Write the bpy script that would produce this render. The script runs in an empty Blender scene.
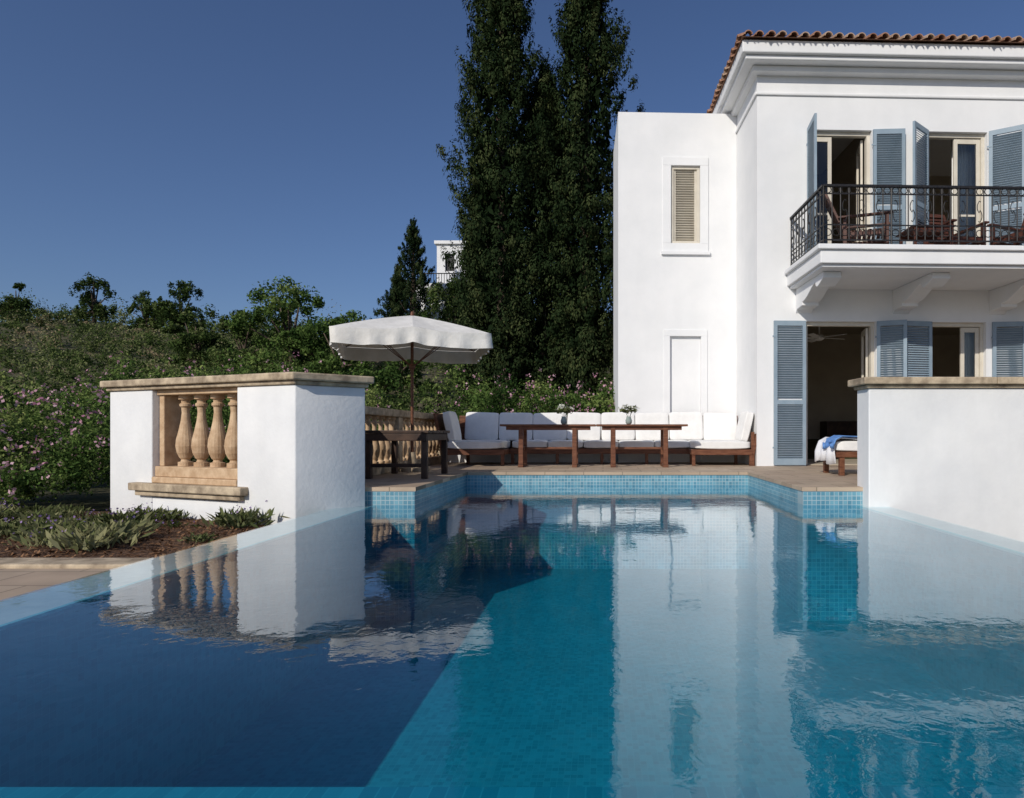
import bpy, bmesh, math, random
import numpy as np
from mathutils import Matrix, Vector
R=random.Random(5); rng=np.random.default_rng(11)
C=bpy.context.scene
D=bpy.data

# ---------------------------------------------------------------- materials
def newmat(name):
    m=D.materials.new(name); m.use_nodes=True
    nt=m.node_tree; nt.nodes.clear()
    out=nt.nodes.new('ShaderNodeOutputMaterial')
    return m,nt,out
def N(nt,t,**k):
    n=nt.nodes.new(t)
    for a,b in k.items():
        if a in n.inputs: n.inputs[a].default_value=b
        else: setattr(n,a,b)
    return n
def ramp(nt,stops):
    n=nt.nodes.new('ShaderNodeValToRGB'); cr=n.color_ramp
    while len(cr.elements)<len(stops): cr.elements.new(.5)
    for e,(p,c) in zip(cr.elements,stops): e.position=p; e.color=(*c,1)
    return n
def noisy(name,c1,c2,scale=5,rough=.8,bump=.1,bscale=60,bdist=.005,detail=5,stretch=(1,1,1),spec=.3,lo=.35,hi=.65,streak=0):
    m,nt,out=newmat(name); L=nt.links
    tc=N(nt,'ShaderNodeTexCoord'); mp=N(nt,'ShaderNodeMapping'); mp.inputs['Scale'].default_value=stretch
    L.new(tc.outputs['Object'],mp.inputs[0])
    no=N(nt,'ShaderNodeTexNoise',Scale=scale,Detail=detail,Roughness=.6); L.new(mp.outputs[0],no.inputs['Vector'])
    r=ramp(nt,[(lo,c1),(hi,c2)]); L.new(no.outputs['Fac'],r.inputs[0])
    b=N(nt,'ShaderNodeBsdfPrincipled',Roughness=rough); b.inputs['Specular IOR Level'].default_value=spec
    col=r.outputs[0]
    if streak:
        m2=N(nt,'ShaderNodeMapping'); m2.inputs['Scale'].default_value=(5,5,.9); L.new(tc.outputs['Object'],m2.inputs[0])
        n3=N(nt,'ShaderNodeTexNoise',Scale=1,Detail=6); L.new(m2.outputs[0],n3.inputs['Vector'])
        r3=ramp(nt,[(.35,(.86,.855,.84)),(.6,(1,1,1))]); L.new(n3.outputs['Fac'],r3.inputs[0])
        mm=N(nt,'ShaderNodeMix',data_type='RGBA',blend_type='MULTIPLY'); mm.inputs[0].default_value=streak
        L.new(col,mm.inputs[6]); L.new(r3.outputs[0],mm.inputs[7]); col=mm.outputs[2]
    L.new(col,b.inputs['Base Color'])
    if bump:
        n2=N(nt,'ShaderNodeTexNoise',Scale=bscale,Detail=4); L.new(mp.outputs[0],n2.inputs['Vector'])
        bp=N(nt,'ShaderNodeBump',Strength=bump,Distance=bdist); L.new(n2.outputs['Fac'],bp.inputs['Height']); L.new(bp.outputs[0],b.inputs['Normal'])
    L.new(b.outputs[0],out.inputs[0]); return m
PLASTER=noisy('white_plaster',(.76,.765,.77),(.82,.82,.82),scale=1.3,rough=.85,bump=.35,bscale=25,bdist=.004,streak=.10)
PLASTER_W=noisy('garden_plaster',(.72,.725,.73),(.80,.80,.795),scale=1.8,rough=.85,bump=.5,bscale=22,bdist=.006,streak=.2)
STONE=noisy('sandstone',(.44,.29,.17),(.62,.45,.29),scale=9,rough=.8,bump=.4,bscale=50)
CAP=noisy('weathered_coping',(.26,.20,.14),(.58,.47,.33),scale=7,rough=.85,bump=.5,bscale=45)
WOOD=noisy('teak',(.10,.035,.018),(.20,.085,.045),scale=6,rough=.5,bump=.2,stretch=(1,1,6))
WOOD2=noisy('mahogany',(.05,.018,.012),(.10,.036,.023),scale=6,rough=.5,bump=.2,stretch=(1,1,6))
DWOOD=noisy('dark_wood',(.035,.02,.015),(.08,.045,.03),scale=6,rough=.5,bump=.2)
SHUT=noisy('shutter_paint',(.235,.31,.375),(.285,.36,.425),scale=4,rough=.55,bump=.1)
CREAM=noisy('cream_paint',(.60,.55,.46),(.68,.63,.53),scale=4,rough=.5,bump=.05)
IRON=noisy('wrought_iron',(.012,.012,.014),(.03,.028,.028),scale=20,rough=.45,bump=.1)
TERRA=noisy('terracotta',(.26,.13,.08),(.42,.24,.16),scale=5,rough=.85,bump=.3)
CUSH=noisy('cushion_fabric',(.76,.75,.73),(.82,.81,.79),scale=8,rough=.95,bump=.3,bscale=30,bdist=.01)
CANVAS=noisy('canvas',(.68,.66,.62),(.77,.75,.71),scale=6,rough=.9,bump=.5,bscale=9,bdist=.02)
SOIL=noisy('mulch_soil',(.06,.03,.018),(.19,.105,.06),scale=22,rough=.95,bump=1,bscale=60,bdist=.03)
GROUND=noisy('hill_ground',(.035,.045,.018),(.13,.11,.06),scale=.6,rough=.95,bump=.6,bscale=6,bdist=.1)
BARK=noisy('bark',(.05,.035,.025),(.13,.10,.075),scale=8,rough=.95,bump=.8,stretch=(1,1,.2))
INTER=noisy('interior_wall',(.40,.34,.26),(.46,.40,.31),scale=2,rough=.9,bump=0)
TOWELB=noisy('blue_towel',(.08,.20,.50),(.16,.32,.62),scale=14,rough=.95,bump=.5,bscale=90)
TOWELW=noisy('white_towel',(.72,.74,.78),(.80,.80,.82),scale=14,rough=.95,bump=.5,bscale=90)
def brickmat(name,axes,w,h,c1,c2,cm,mort,rough,offset=0,bump=.3,var=.5):
    m,nt,out=newmat(name); L=nt.links
    tc=N(nt,'ShaderNodeTexCoord'); sp=N(nt,'ShaderNodeSeparateXYZ'); cb=N(nt,'ShaderNodeCombineXYZ')
    L.new(tc.outputs['Object'],sp.inputs[0])
    L.new(sp.outputs['XYZ'.index(axes[0].upper())],cb.inputs[0]); L.new(sp.outputs['XYZ'.index(axes[1].upper())],cb.inputs[1])
    br=N(nt,'ShaderNodeTexBrick'); br.offset=offset
    br.inputs['Scale'].default_value=1
    br.inputs['Mortar Size'].default_value=mort; br.inputs['Brick Width'].default_value=w; br.inputs['Row Height'].default_value=h
    br.inputs['Color1'].default_value=(*c1,1); br.inputs['Color2'].default_value=(*c2,1); br.inputs['Mortar'].default_value=(*cm,1)
    br.inputs['Mortar Smooth'].default_value=.1
    L.new(cb.outputs[0],br.inputs['Vector'])
    no=N(nt,'ShaderNodeTexNoise',Scale=2.5,Detail=6); L.new(tc.outputs['Object'],no.inputs['Vector'])
    mx=N(nt,'ShaderNodeMix',data_type='RGBA',blend_type='MULTIPLY'); mx.inputs[0].default_value=var
    r=ramp(nt,[(.3,(.6,.6,.6)),(.7,(1.15,1.15,1.15))]); L.new(no.outputs['Fac'],r.inputs[0])
    L.new(br.outputs['Color'],mx.inputs[6]); L.new(r.outputs[0],mx.inputs[7])
    b=N(nt,'ShaderNodeBsdfPrincipled',Roughness=rough); L.new(mx.outputs[2],b.inputs['Base Color'])
    bp=N(nt,'ShaderNodeBump',Strength=bump,Distance=.004); bp.invert=True; L.new(br.outputs['Fac'],bp.inputs['Height']); L.new(bp.outputs[0],b.inputs['Normal'])
    L.new(b.outputs[0],out.inputs[0]); return m
TC=((.09,.25,.34),(.17,.37,.46),(.36,.47,.51))
TILE_XZ=brickmat('pool_mosaic_front','xz',.05,.05,*TC,.004,.25)
TILE_YZ=brickmat('pool_mosaic_side','yz',.05,.05,*TC,.004,.25)
FC=((.035,.25,.31),(.075,.35,.41),(.10,.35,.40))
TILE_XY=brickmat('pool_mosaic_floor','xy',.04,.04,*FC,.002,.4,var=.25,bump=.1)
TILE_DYZ=brickmat('pool_mosaic_deep_side','yz',.04,.04,*FC,.002,.4,var=.25,bump=.1)
TILE_DXZ=brickmat('pool_mosaic_deep_front','xz',.04,.04,*FC,.002,.4,var=.25,bump=.1)
LIP=brickmat('pool_lip_mosaic','xy',.05,.05,(.46,.55,.57),(.56,.64,.65),(.55,.63,.63),.003,.3)
PAVE=brickmat('deck_paving','xy',.6,.4,(.42,.31,.22),(.5,.39,.28),(.22,.17,.12),.006,.7,offset=.5)

def leafmat(name,stops,trans=.25):
    m,nt,out=newmat(name); L=nt.links
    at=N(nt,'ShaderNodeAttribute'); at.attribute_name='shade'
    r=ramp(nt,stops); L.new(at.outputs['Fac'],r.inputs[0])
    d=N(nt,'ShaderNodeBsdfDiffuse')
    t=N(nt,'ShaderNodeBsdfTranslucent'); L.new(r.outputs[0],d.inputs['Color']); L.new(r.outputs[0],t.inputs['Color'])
    mx=N(nt,'ShaderNodeMixShader'); mx.inputs[0].default_value=trans
    L.new(d.outputs[0],mx.inputs[1]); L.new(t.outputs[0],mx.inputs[2]); L.new(mx.outputs[0],out.inputs[0]); return m
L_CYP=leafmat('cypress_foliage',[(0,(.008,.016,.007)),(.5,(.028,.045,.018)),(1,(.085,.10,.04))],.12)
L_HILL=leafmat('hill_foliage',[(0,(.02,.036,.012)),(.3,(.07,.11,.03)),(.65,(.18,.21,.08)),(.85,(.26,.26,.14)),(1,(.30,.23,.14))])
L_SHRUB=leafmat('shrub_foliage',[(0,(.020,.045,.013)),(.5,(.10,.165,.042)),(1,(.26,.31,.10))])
L_COVER=leafmat('groundcover_foliage',[(0,(.03,.04,.016)),(.5,(.12,.145,.055)),(1,(.30,.29,.15))])
L_PINK=leafmat('pink_petals',[(0,(.42,.18,.27)),(1,(.70,.48,.53))])
L_PURP=leafmat('purple_petals',[(0,(.22,.12,.34)),(1,(.5,.38,.62))])
L_WHITE=leafmat('white_petals',[(0,(.5,.52,.4)),(1,(.8,.8,.72))])

def glassmat():
    m,nt,out=newmat('window_glass'); L=nt.links
    f=N(nt,'ShaderNodeFresnel',IOR=1.5); t=N(nt,'ShaderNodeBsdfTransparent'); t.inputs[0].default_value=(.8,.83,.83,1)
    g=N(nt,'ShaderNodeBsdfGlossy',Roughness=.02); mx=N(nt,'ShaderNodeMixShader')
    L.new(f.outputs[0],mx.inputs[0]); L.new(t.outputs[0],mx.inputs[1]); L.new(g.outputs[0],mx.inputs[2]); L.new(mx.outputs[0],out.inputs[0]); return m
GLASS=glassmat()
def watermat(name,tint):
    m,nt,out=newmat(name); L=nt.links
    tc=N(nt,'ShaderNodeTexCoord')
    n1=N(nt,'ShaderNodeTexNoise',Scale=1.3,Detail=2,Distortion=.4); n2=N(nt,'ShaderNodeTexNoise',Scale=13,Detail=3,Distortion=.6)
    L.new(tc.outputs['Object'],n1.inputs['Vector']); L.new(tc.outputs['Object'],n2.inputs['Vector'])
    ad=N(nt,'ShaderNodeMath',operation='MULTIPLY_ADD'); L.new(n2.outputs['Fac'],ad.inputs[0]); ad.inputs[1].default_value=.2; L.new(n1.outputs['Fac'],ad.inputs[2])
    bp=N(nt,'ShaderNodeBump',Strength=1,Distance=.0042); L.new(ad.outputs[0],bp.inputs['Height'])
    lw=N(nt,'ShaderNodeLayerWeight',Blend=.5); L.new(bp.outputs[0],lw.inputs['Normal'])
    pw=N(nt,'ShaderNodeMath',operation='POWER'); L.new(lw.outputs['Facing'],pw.inputs[0]); pw.inputs[1].default_value=4.3
    ma=N(nt,'ShaderNodeMath',operation='MULTIPLY_ADD'); L.new(pw.outputs[0],ma.inputs[0]); ma.inputs[1].default_value=.97; ma.inputs[2].default_value=.03; ma.use_clamp=True
    t=N(nt,'ShaderNodeBsdfTransparent'); t.inputs[0].default_value=(*tint,1)
    g=N(nt,'ShaderNodeBsdfGlossy',Roughness=.0); g.inputs['Color'].default_value=(.95,.98,1,1); L.new(bp.outputs[0],g.inputs['Normal'])
    mx=N(nt,'ShaderNodeMixShader')
    L.new(ma.outputs[0],mx.inputs[0]); L.new(t.outputs[0],mx.inputs[1]); L.new(g.outputs[0],mx.inputs[2]); L.new(mx.outputs[0],out.inputs[0]); return m
WATER=watermat('pool_water',(.25,.79,.91)); WATER_T=watermat('overflow_film',(.84,.94,.96))

# ---------------------------------------------------------------- mesh builder
class MB:
    def __init__(s): s.v=[]; s.f=[]; s.m=[]
    def add(s,vs,fs,mi=0,M=None):
        b=len(s.v)
        s.v+= [tuple(M@Vector(p)) if M is not None else tuple(p) for p in vs]
        for f in fs: s.f.append([b+i for i in f]); s.m.append(mi)
    def box(s,x0,x1,y0,y1,z0,z1,mi=0,M=None):
        s.add([(x0,y0,z0),(x1,y0,z0),(x1,y1,z0),(x0,y1,z0),(x0,y0,z1),(x1,y0,z1),(x1,y1,z1),(x0,y1,z1)],
          [(0,3,2,1),(4,5,6,7),(0,1,5,4),(1,2,6,5),(2,3,7,6),(3,0,4,7)],mi,M)
    def prism(s,poly,z0,z1,mi=0,M=None):
        n=len(poly)
        s.add([(x,y,z0) for x,y in poly]+[(x,y,z1) for x,y in poly],
          [tuple(range(n))[::-1],tuple(range(n,2*n))]+[(i,(i+1)%n,n+(i+1)%n,n+i) for i in range(n)],mi,M)
    def lathe(s,prof,c,n=16,mi=0):
        vs=[];fs=[]
        for r,z in prof:
            for k in range(n):
                a=2*math.pi*k/n; vs.append((c[0]+r*math.cos(a),c[1]+r*math.sin(a),c[2]+z))
        for j in range(len(prof)-1):
            for k in range(n): fs.append((j*n+k,j*n+(k+1)%n,(j+1)*n+(k+1)%n,(j+1)*n+k))
        fs.append(tuple(range(n))[::-1]); fs.append(tuple(range((len(prof)-1)*n,len(prof)*n)))
        s.add(vs,fs,mi)
    def path(s,pts,r,n=6,mi=0,closed=False):
        P=[Vector(p) for p in pts]; m=len(P); rr=r if isinstance(r,(list,tuple)) else [r]*m
        vs=[];fs=[]
        for i,p in enumerate(P):
            a=P[(i-1)%m] if (closed or i>0) else p; b=P[(i+1)%m] if (closed or i<m-1) else p
            t=(b-a).normalized(); up=Vector((0,0,1)) if abs(t.z)<.9 else Vector((1,0,0))
            x=t.cross(up).normalized(); y=x.cross(t)
            for k in range(n):
                q=2*math.pi*k/n; vs.append(p+(x*math.cos(q)+y*math.sin(q))*rr[i])
        for i in range(m if closed else m-1):
            j=(i+1)%m
            for k in range(n): fs.append((i*n+k,i*n+(k+1)%n,j*n+(k+1)%n,j*n+k))
        if not closed: fs.append(tuple(range(n))); fs.append(tuple(range((m-1)*n,m*n))[::-1])
        s.add(vs,fs,mi)
    def obj(s,name,mats,parent=None,smooth=False,bevel=0,recenter=False,loc=None,recalc=True):
        me=D.meshes.new(name); V=s.v; o=D.objects.new(name,me)
        if recenter and loc is None and parent is None:
            a=np.array(V); c=(a.min(0)+a.max(0))/2; c[2]=a[:,2].min(); loc=tuple(c)
            V=[(x-c[0],y-c[1],z-c[2]) for x,y,z in V]
        me.from_pydata(V,[],s.f); 
        for m in (mats if isinstance(mats,list) else [mats]): me.materials.append(m)
        me.polygons.foreach_set('material_index',s.m)
        if smooth: me.polygons.foreach_set('use_smooth',[True]*len(s.f))
        if recalc:
            bm=bmesh.new(); bm.from_mesh(me); bmesh.ops.recalc_face_normals(bm,faces=bm.faces); bm.to_mesh(me); bm.free()
        me.update()
        C.collection.objects.link(o)
        if loc: o.location=loc
        if parent: o.parent=parent
        if bevel:
            b=o.modifiers.new('bevel','BEVEL'); b.width=bevel; b.segments=2; b.limit_method='ANGLE'
        return o
def empty(name,loc=(0,0,0),rz=0):
    e=D.objects.new(name,None); e.location=loc; e.rotation_euler=(0,0,rz); e.empty_display_size=.2; C.collection.objects.link(e); return e

def leaves(name,P,Nn,S,sh,mat,aspect=.5,parent=None,up=None):
    n=len(P); rnd=rng.normal(size=(n,3))
    Nn=Nn/np.maximum(np.linalg.norm(Nn,axis=1,keepdims=True),1e-6)
    T=rnd if up is None else up
    T=T-(T*Nn).sum(1,keepdims=True)*Nn; T/=np.maximum(np.linalg.norm(T,axis=1,keepdims=True),1e-6)
    B=np.cross(Nn,T); S=S[:,None]
    V=np.stack([P-T*S*.5,P+B*S*.5*aspect,P+T*S*.5,P-B*S*.5*aspect],1).reshape(-1,3)
    c=P.mean(0)
    if parent is None: V=V-c
    me=D.meshes.new(name); me.vertices.add(4*n); me.vertices.foreach_set('co',V.astype(np.float32).ravel())
    me.loops.add(4*n); me.loops.foreach_set('vertex_index',np.arange(4*n,dtype=np.int32))
    me.polygons.add(n); me.polygons.foreach_set('loop_start',np.arange(0,4*n,4,dtype=np.int32))
    me.update(calc_edges=True)
    a=me.attributes.new('shade','FLOAT','FACE'); a.data.foreach_set('value',np.clip(sh,0,1).astype(np.float32))
    me.materials.append(mat); o=D.objects.new(name,me); C.collection.objects.link(o)
    if parent: o.parent=parent
    else: o.location=tuple(c)
    return o
def unit(n):
    v=rng.normal(size=(n,3)); return v/np.linalg.norm(v,axis=1,keepdims=True)
def blob(c,r,n,size,nl=14,base=None,flat=-.25):
    d=unit(nl*3); d=d[d[:,2]>flat][:nl]; nl=len(d)
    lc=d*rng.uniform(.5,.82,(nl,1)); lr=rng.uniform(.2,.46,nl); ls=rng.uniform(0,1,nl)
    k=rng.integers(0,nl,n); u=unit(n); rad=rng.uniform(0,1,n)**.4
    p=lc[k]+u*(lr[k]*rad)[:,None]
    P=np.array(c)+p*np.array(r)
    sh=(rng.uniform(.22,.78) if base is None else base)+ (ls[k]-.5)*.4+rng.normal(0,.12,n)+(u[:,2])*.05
    return P,u+rng.normal(0,.5,(n,3)),size*rng.uniform(.6,1.3,n),sh
def cat(L): return [np.concatenate([x[i] for x in L]) for i in range(4)]

# ---------------------------------------------------------------- terrain
def hgt(x,y):
    a=np.clip(y-13.2,0,None)
    h=-.45+ np.minimum(a,.8)*.55+np.clip(a-.8,0,16)*.135+np.clip(a-16.8,0,85)*.188
    h+= np.where(a>20,1.0*np.sin(x*.06+1)*np.clip((a-20)/40,0,1)+.5*np.sin(x*.17+y*.1),0)
    h+= np.clip((-x-40)/60,0,1)*np.clip(a/60,0,1)*1.5
    h-= np.where((x>3)&(y<7.05),.5,0)
    return h
xs=sorted(set(list(np.linspace(-320,-20,31))+list(np.linspace(-20,20,41))+list(np.linspace(20,320,31))+[-2.92,3.13]))
ys=sorted(set(list(np.linspace(-60,0,7))+list(np.linspace(0,40,41))+list(np.linspace(40,400,61))+[1.15,10.0,13.2,14.0]))
mb=MB(); nx=len(xs)
for y in ys:
    for x in xs: mb.v.append((x,y,float(hgt(np.array(x),np.array(y)))))
for j in range(len(ys)-1):
    for i in range(nx-1):
        cx=(xs[i]+xs[i+1])/2; cy=(ys[j]+ys[j+1])/2
        if -2.92<cx<3.13 and 1.15<cy<10: continue
        mb.f.append([j*nx+i,j*nx+i+1,(j+1)*nx+i+1,(j+1)*nx+i]); mb.m.append(0)
mb.obj('ground_terrain',GROUND,smooth=True)

# ---------------------------------------------------------------- pool
pool=empty('swimming_pool',(0,4,-1.6)); 
def pl(mb,name,mat,**k):
    mb.v=[(x,y-4,z+1.6) for x,y,z in mb.v]; return mb.obj(name,mat,parent=pool,**k)
mb=MB(); mb.box(-2.94,3.15,1.1,10.1,-1.7,-1.5); pl(mb,'pool_floor',TILE_XY)
mb=MB(); mb.box(-2.12,2.25,9.92,10.12,-1.5,-.04); mb.box(-2.9,-2.12,7.2,7.4,-1.5,-.04); mb.box(2.25,3.15,7.2,7.4,-1.5,-.04); pl(mb,'far_wall',TILE_XZ)
mb=MB(); mb.box(-2.35,-2.12,7.4,10.12,-1.5,-.04); mb.box(2.25,2.45,7.4,10.12,-1.5,-.04); pl(mb,'recess_wall',TILE_YZ)
mb=MB(); mb.box(-2.94,-2.56,1.50,7.2,-1.5,-.226); mb.box(2.85,3.15,1.50,7.2,-1.5,-.226); pl(mb,'side_walls',TILE_DYZ)
mb=MB(); mb.box(-2.94,3.15,1.1,1.50,-1.5,-.212); pl(mb,'near_wall',TILE_DXZ)
mb=MB(); mb.box(-2.94,-2.56,1.50,7.2,-.225,-.208); mb.box(2.85,3.15,1.50,7.2,-.225,-.208); pl(mb,'overflow_lip',LIP)
mb=MB()
mb.v=[(-2.94,1.1,-.2),(-2.56,1.1,-.2),(2.85,1.1,-.2),(3.15,1.1,-.2),(-2.94,7.2,-.2),(-2.56,7.2,-.2),(-2.12,7.2,-.2),(2.25,7.2,-.2),(2.85,7.2,-.2),(3.15,7.2,-.2),(-2.12,9.92,-.2),(2.25,9.92,-.2)]
mb.f=[[0,1,5,4],[1,2,8,7,6,5],[2,3,9,8],[6,7,11,10]]; mb.m=[1,0,1,0]
mb.obj('water',[WATER,WATER_T],recalc=False)

# ---------------------------------------------------------------- deck
mb=MB()
mb.box(-3.6,-2.105,7.19,9.905,-.045,0); mb.box(2.235,14,7.19,9.905,-.045,0); mb.box(-3.6,14,9.905,13.3,-.045,0)
mb.obj('stone_deck',PAVE)
mb=MB(); mb.box(-3.6,-2.36,7.42,13.3,-.5,-.046); mb.box(-2.36,14,10.13,13.3,-.5,-.046); mb.box(2.46,14,7.42,10.13,-.5,-.046); mb.obj('deck_foundation_wall',PLASTER_W)

# ---------------------------------------------------------------- garden wall with balusters (left)
P0=Vector((-5.98,7.76)); e=Vector((.924,-.382)); nI=Vector((.382,.924)); P1=(-3.175,6.6); P2=(-2.64,7.11)
def W(s,t): q=P0+e*s+nI*t; return (q.x,q.y)
def offs(poly,d):
    n=len(poly); out=[]
    for i in range(n):
        a=Vector(poly[i-1]);b=Vector(poly[i]);c=Vector(poly[(i+1)%n])
        n1=(b-a).normalized(); n2=(c-b).normalized(); n1=Vector((n1.y,-n1.x)); n2=Vector((n2.y,-n2.x))
        m=(n1+n2); m=m/ (1+n1.dot(n2)); q=b+m*d; out.append((q.x,q.y))
    return out
foot=[W(0,0),P1,P2,(-2.916,7.4),(-3.261,7.07),W(0,.4)]
gw=empty('garden_wall',(-4.3,7.2,-.6))
def gl(mb,name,mat,par=None,o=(-4.3,7.2,-.6),**k):
    mb.v=[(x-o[0],y-o[1],z-o[2]) for x,y,z in mb.v]; return mb.obj(name,mat,parent=par or gw,**k)
mb=MB(); mb.prism([W(0,0),W(.78,0),W(.78,.4),W(0,.4)],-.6,1.11); mb.prism([W(2.185,0),P1,P2,(-2.916,7.4),(-3.261,7.07),W(2.185,.4)],-.6,1.11)
mb.prism([W(.78,.003),W(2.185,.003),W(2.185,.397),W(.78,.397)],-.6,-.14); gl(mb,'piers',PLASTER_W,bevel=.012)
mb=MB(); mb.prism(offs(foot,.03),1.111,1.155); mb.prism(offs(foot,.075),1.156,1.235); gl(mb,'coping',CAP,bevel=.015)
def baluster(mb,c,h,s=1):
    pr=[(.075,0),(.075,.05),(.05,.055),(.042,.08),(.06,.10),(.085,.16),(.098,.24),(.092,.32),(.07,.42),(.048,.54),(.038,.64),(.042,.70),(.06,.72),(.06,.745),(.042,.76),(.045,.79),(.072,.80),(.072,.85)]
    mb.lathe([(r*s,z*h/.85) for r,z in pr],c,18)
mb=MB()
for i in range(4):
    q=W(.78+.02+ .2725*(i+1)*1.0,.2); baluster(mb,(q[0],q[1],.22),.83,1.06)
gl(mb,'balusters',STONE,smooth=False)
for o in [gw.children[-1]]:
    o.data.polygons.foreach_set('use_smooth',[len(p.vertices)==4 for p in o.data.polygons])
mb=MB(); mb.prism([W(.782,.05),W(2.183,.05),W(2.183,.35),W(.782,.35)],1.05,1.11)
mb.prism([W(.782,.03),W(2.183,.03),W(2.183,.37),W(.782,.37)],.10,.22); mb.prism([W(.782,-.01),W(2.183,-.01),W(2.183,.39),W(.782,.39)],.03,.099)
for a,b in((.783,.87),(2.095,2.182)): mb.prism([W(a,.08),W(b,.08),W(b,.32),W(a,.32)],.22,1.05)
gl(mb,'baluster_rails',STONE,bevel=.01)
mb=MB(); mb.prism([W(.5,-.1),W(2.36,-.1),W(2.36,.02),W(.5,.02)],-.06,.029); mb.prism([W(.56,-.06),W(2.30,-.06),W(2.30,.01),W(.56,.01)],-.12,-.061); gl(mb,'sill',CAP,bevel=.012)

# right garden wall
rw=empty('garden_wall',(6,7.2,-.6))
mb=MB(); mb.box(2.92,10,7.03,7.36,-1.1,1.10); gl(mb,'wall',PLASTER_W,rw,(6,7.2,-.6),bevel=.012)
mb=MB()
xx=2.84
while xx<10:
    x2=min(xx+1.45,10.07); mb.box(xx,x2-.004,6.95,7.44,1.141,1.22); xx=x2+.002
mb.box(2.89,10.03,7.0,7.39,1.101,1.14); gl(mb,'coping',CAP,rw,(6,7.2,-.6),bevel=.012)

# balustrade along the terrace
bl=empty('stone_balustrade',(-3.35,10.3,0)); mb=MB()
n=20
for i in range(n): baluster(mb,(0,-2.5+5.0*i/(n-1),.14),.72,.8)
o=mb.obj('balusters',STONE,parent=bl); o.data.polygons.foreach_set('use_smooth',[len(p.vertices)==4 for p in o.data.polygons])
mb=MB(); mb.box(-.13,.13,-2.7,2.7,.86,.97); mb.box(-.11,.11,-2.7,2.7,0.001,.14); mb.box(-.16,.16,-2.95,-2.7,0.001,1.0); mb.box(-.16,.16,2.7,2.95,0.001,1.0); mb.box(-.1,.1,-.1,.1,.14,.86); mb.obj('rails',CAP,parent=bl,bevel=.012)
mb=MB(); mb.box(-3.5,.25,13.08,13.3,-.4,.62); mb.obj('low_terrace_wall',PLASTER_W,recenter=True)

# garden bed, kerb, terrace paving
mb=MB(); mb.box(-12,-2.96,4.75,7.9,-.6,-.36)
o=mb.obj('planting_bed_soil',SOIL)
mb=MB(); mb.box(-12,-2.96,4.5,4.75,-.6,-.31); mb.obj('stone_kerb',CAP,bevel=.015,recenter=True)
mb=MB(); mb.box(-12,-2.96,-3,4.5,-.6,-.34); mb.obj('paved_path',PAVE)

# ---------------------------------------------------------------- main house
TH=math.radians(2)
H=empty('white_house',(2.8,11.64,0),TH)
def wall(mb,u0,u1,z0,z1,v0,v1,ops):
    us=sorted({u0,u1,*[o[0] for o in ops],*[o[1] for o in ops]}); zs=sorted({z0,z1,*[o[2] for o in ops],*[o[3] for o in ops]})
    for i in range(len(us)-1):
        for j in range(len(zs)-1):
            cu=(us[i]+us[i+1])/2; cz=(zs[j]+zs[j+1])/2
            if any(o[0]<cu<o[1] and o[2]<cz<o[3] for o in ops): continue
            mb.box(us[i],us[i+1],v0,v1,zs[j],zs[j+1])
OPS=[(.90,2.20,0,2.64),(3.22,4.26,0,2.64),(6.2,7.4,0,2.64),(.98,2.12,3.6,6.14),(3.16,4.28,3.6,6.14),(6.2,7.4,3.6,6.14)]
mb=MB(); wall(mb,0,10.5,-.5,7.1,0,.25,[(a,b,(c if c>0 else -.001),d) for a,b,c,d in OPS])
mb.box(0,.25,.25,9,-.5,7.1); mb.box(10.25,10.5,.25,9,-.5,7.1); mb.box(.25,10.25,8.75,9,-.5,7.1); mb.box(.25,10.25,.25,8.75,6.95,7.1)
mb.obj('walls',PLASTER,parent=H)
mb=MB(); mb.box(.252,10.248,.252,8.7,3.25,3.59); mb.obj('upper_floor',INTER,parent=H)
mb=MB(); mb.box(.255,10.24,5.5,5.6,0,3.25); mb.box(.255,10.24,4.0,4.1,3.59,6.95); mb.box(2.7,2.8,.26,5.5,3.59,6.95); mb.box(.256,10.24,.26,5.49,0.001,.02); mb.obj('interior_walls',INTER,parent=H)
mb=MB(); mb.box(1.0,2.3,5.0,5.45,.02,1.9); mb.box(1.05,1.6,4.97,5.0,.1,1.8); mb.box(1.7,2.25,4.97,5.0,.1,1.8); mb.box(3.2,4.6,4.9,5.4,.02,.9); mb.box(3.5,3.6,2,3.2,.02,.8); mb.obj('interior_cabinet',DWOOD,parent=H,bevel=.01)
mb=MB(); mb.path([(1.75,1.6,3.25),(1.75,1.6,2.65)],.015); mb.lathe([(.05,0),(.1,.03),(.1,.1),(.05,.13)],(1.75,1.6,2.52))
for k in range(5):
    M=Matrix.Translation((1.75,1.6,2.58))@Matrix.Rotation(k*2*math.pi/5+.3,4,'Z')@Matrix.Rotation(.2,4,'X'); mb.box(.1,.60,-.06,.06,-.005,.005,0,M)
mb.obj('ceiling_fan',CUSH,parent=H)
mb=MB()
def slab(o,z0,z1): mb.box(-o,10.5+o,-o-.05,9+o,z0,z1)
def band(o,z0,z1):
    mb.box(-o,10.5+o,-o,0.002,z0,z1); mb.box(-o,.002,.003,9,z0,z1); mb.box(10.498,10.5+o,.003,9,z0,z1)
band(.035,6.74,6.80); slab(.12,7.101,7.2); slab(.30,7.201,7.28); slab(.37,7.281,7.50)
mb.obj('cornice',PLASTER,parent=H,bevel=.02)
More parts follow.
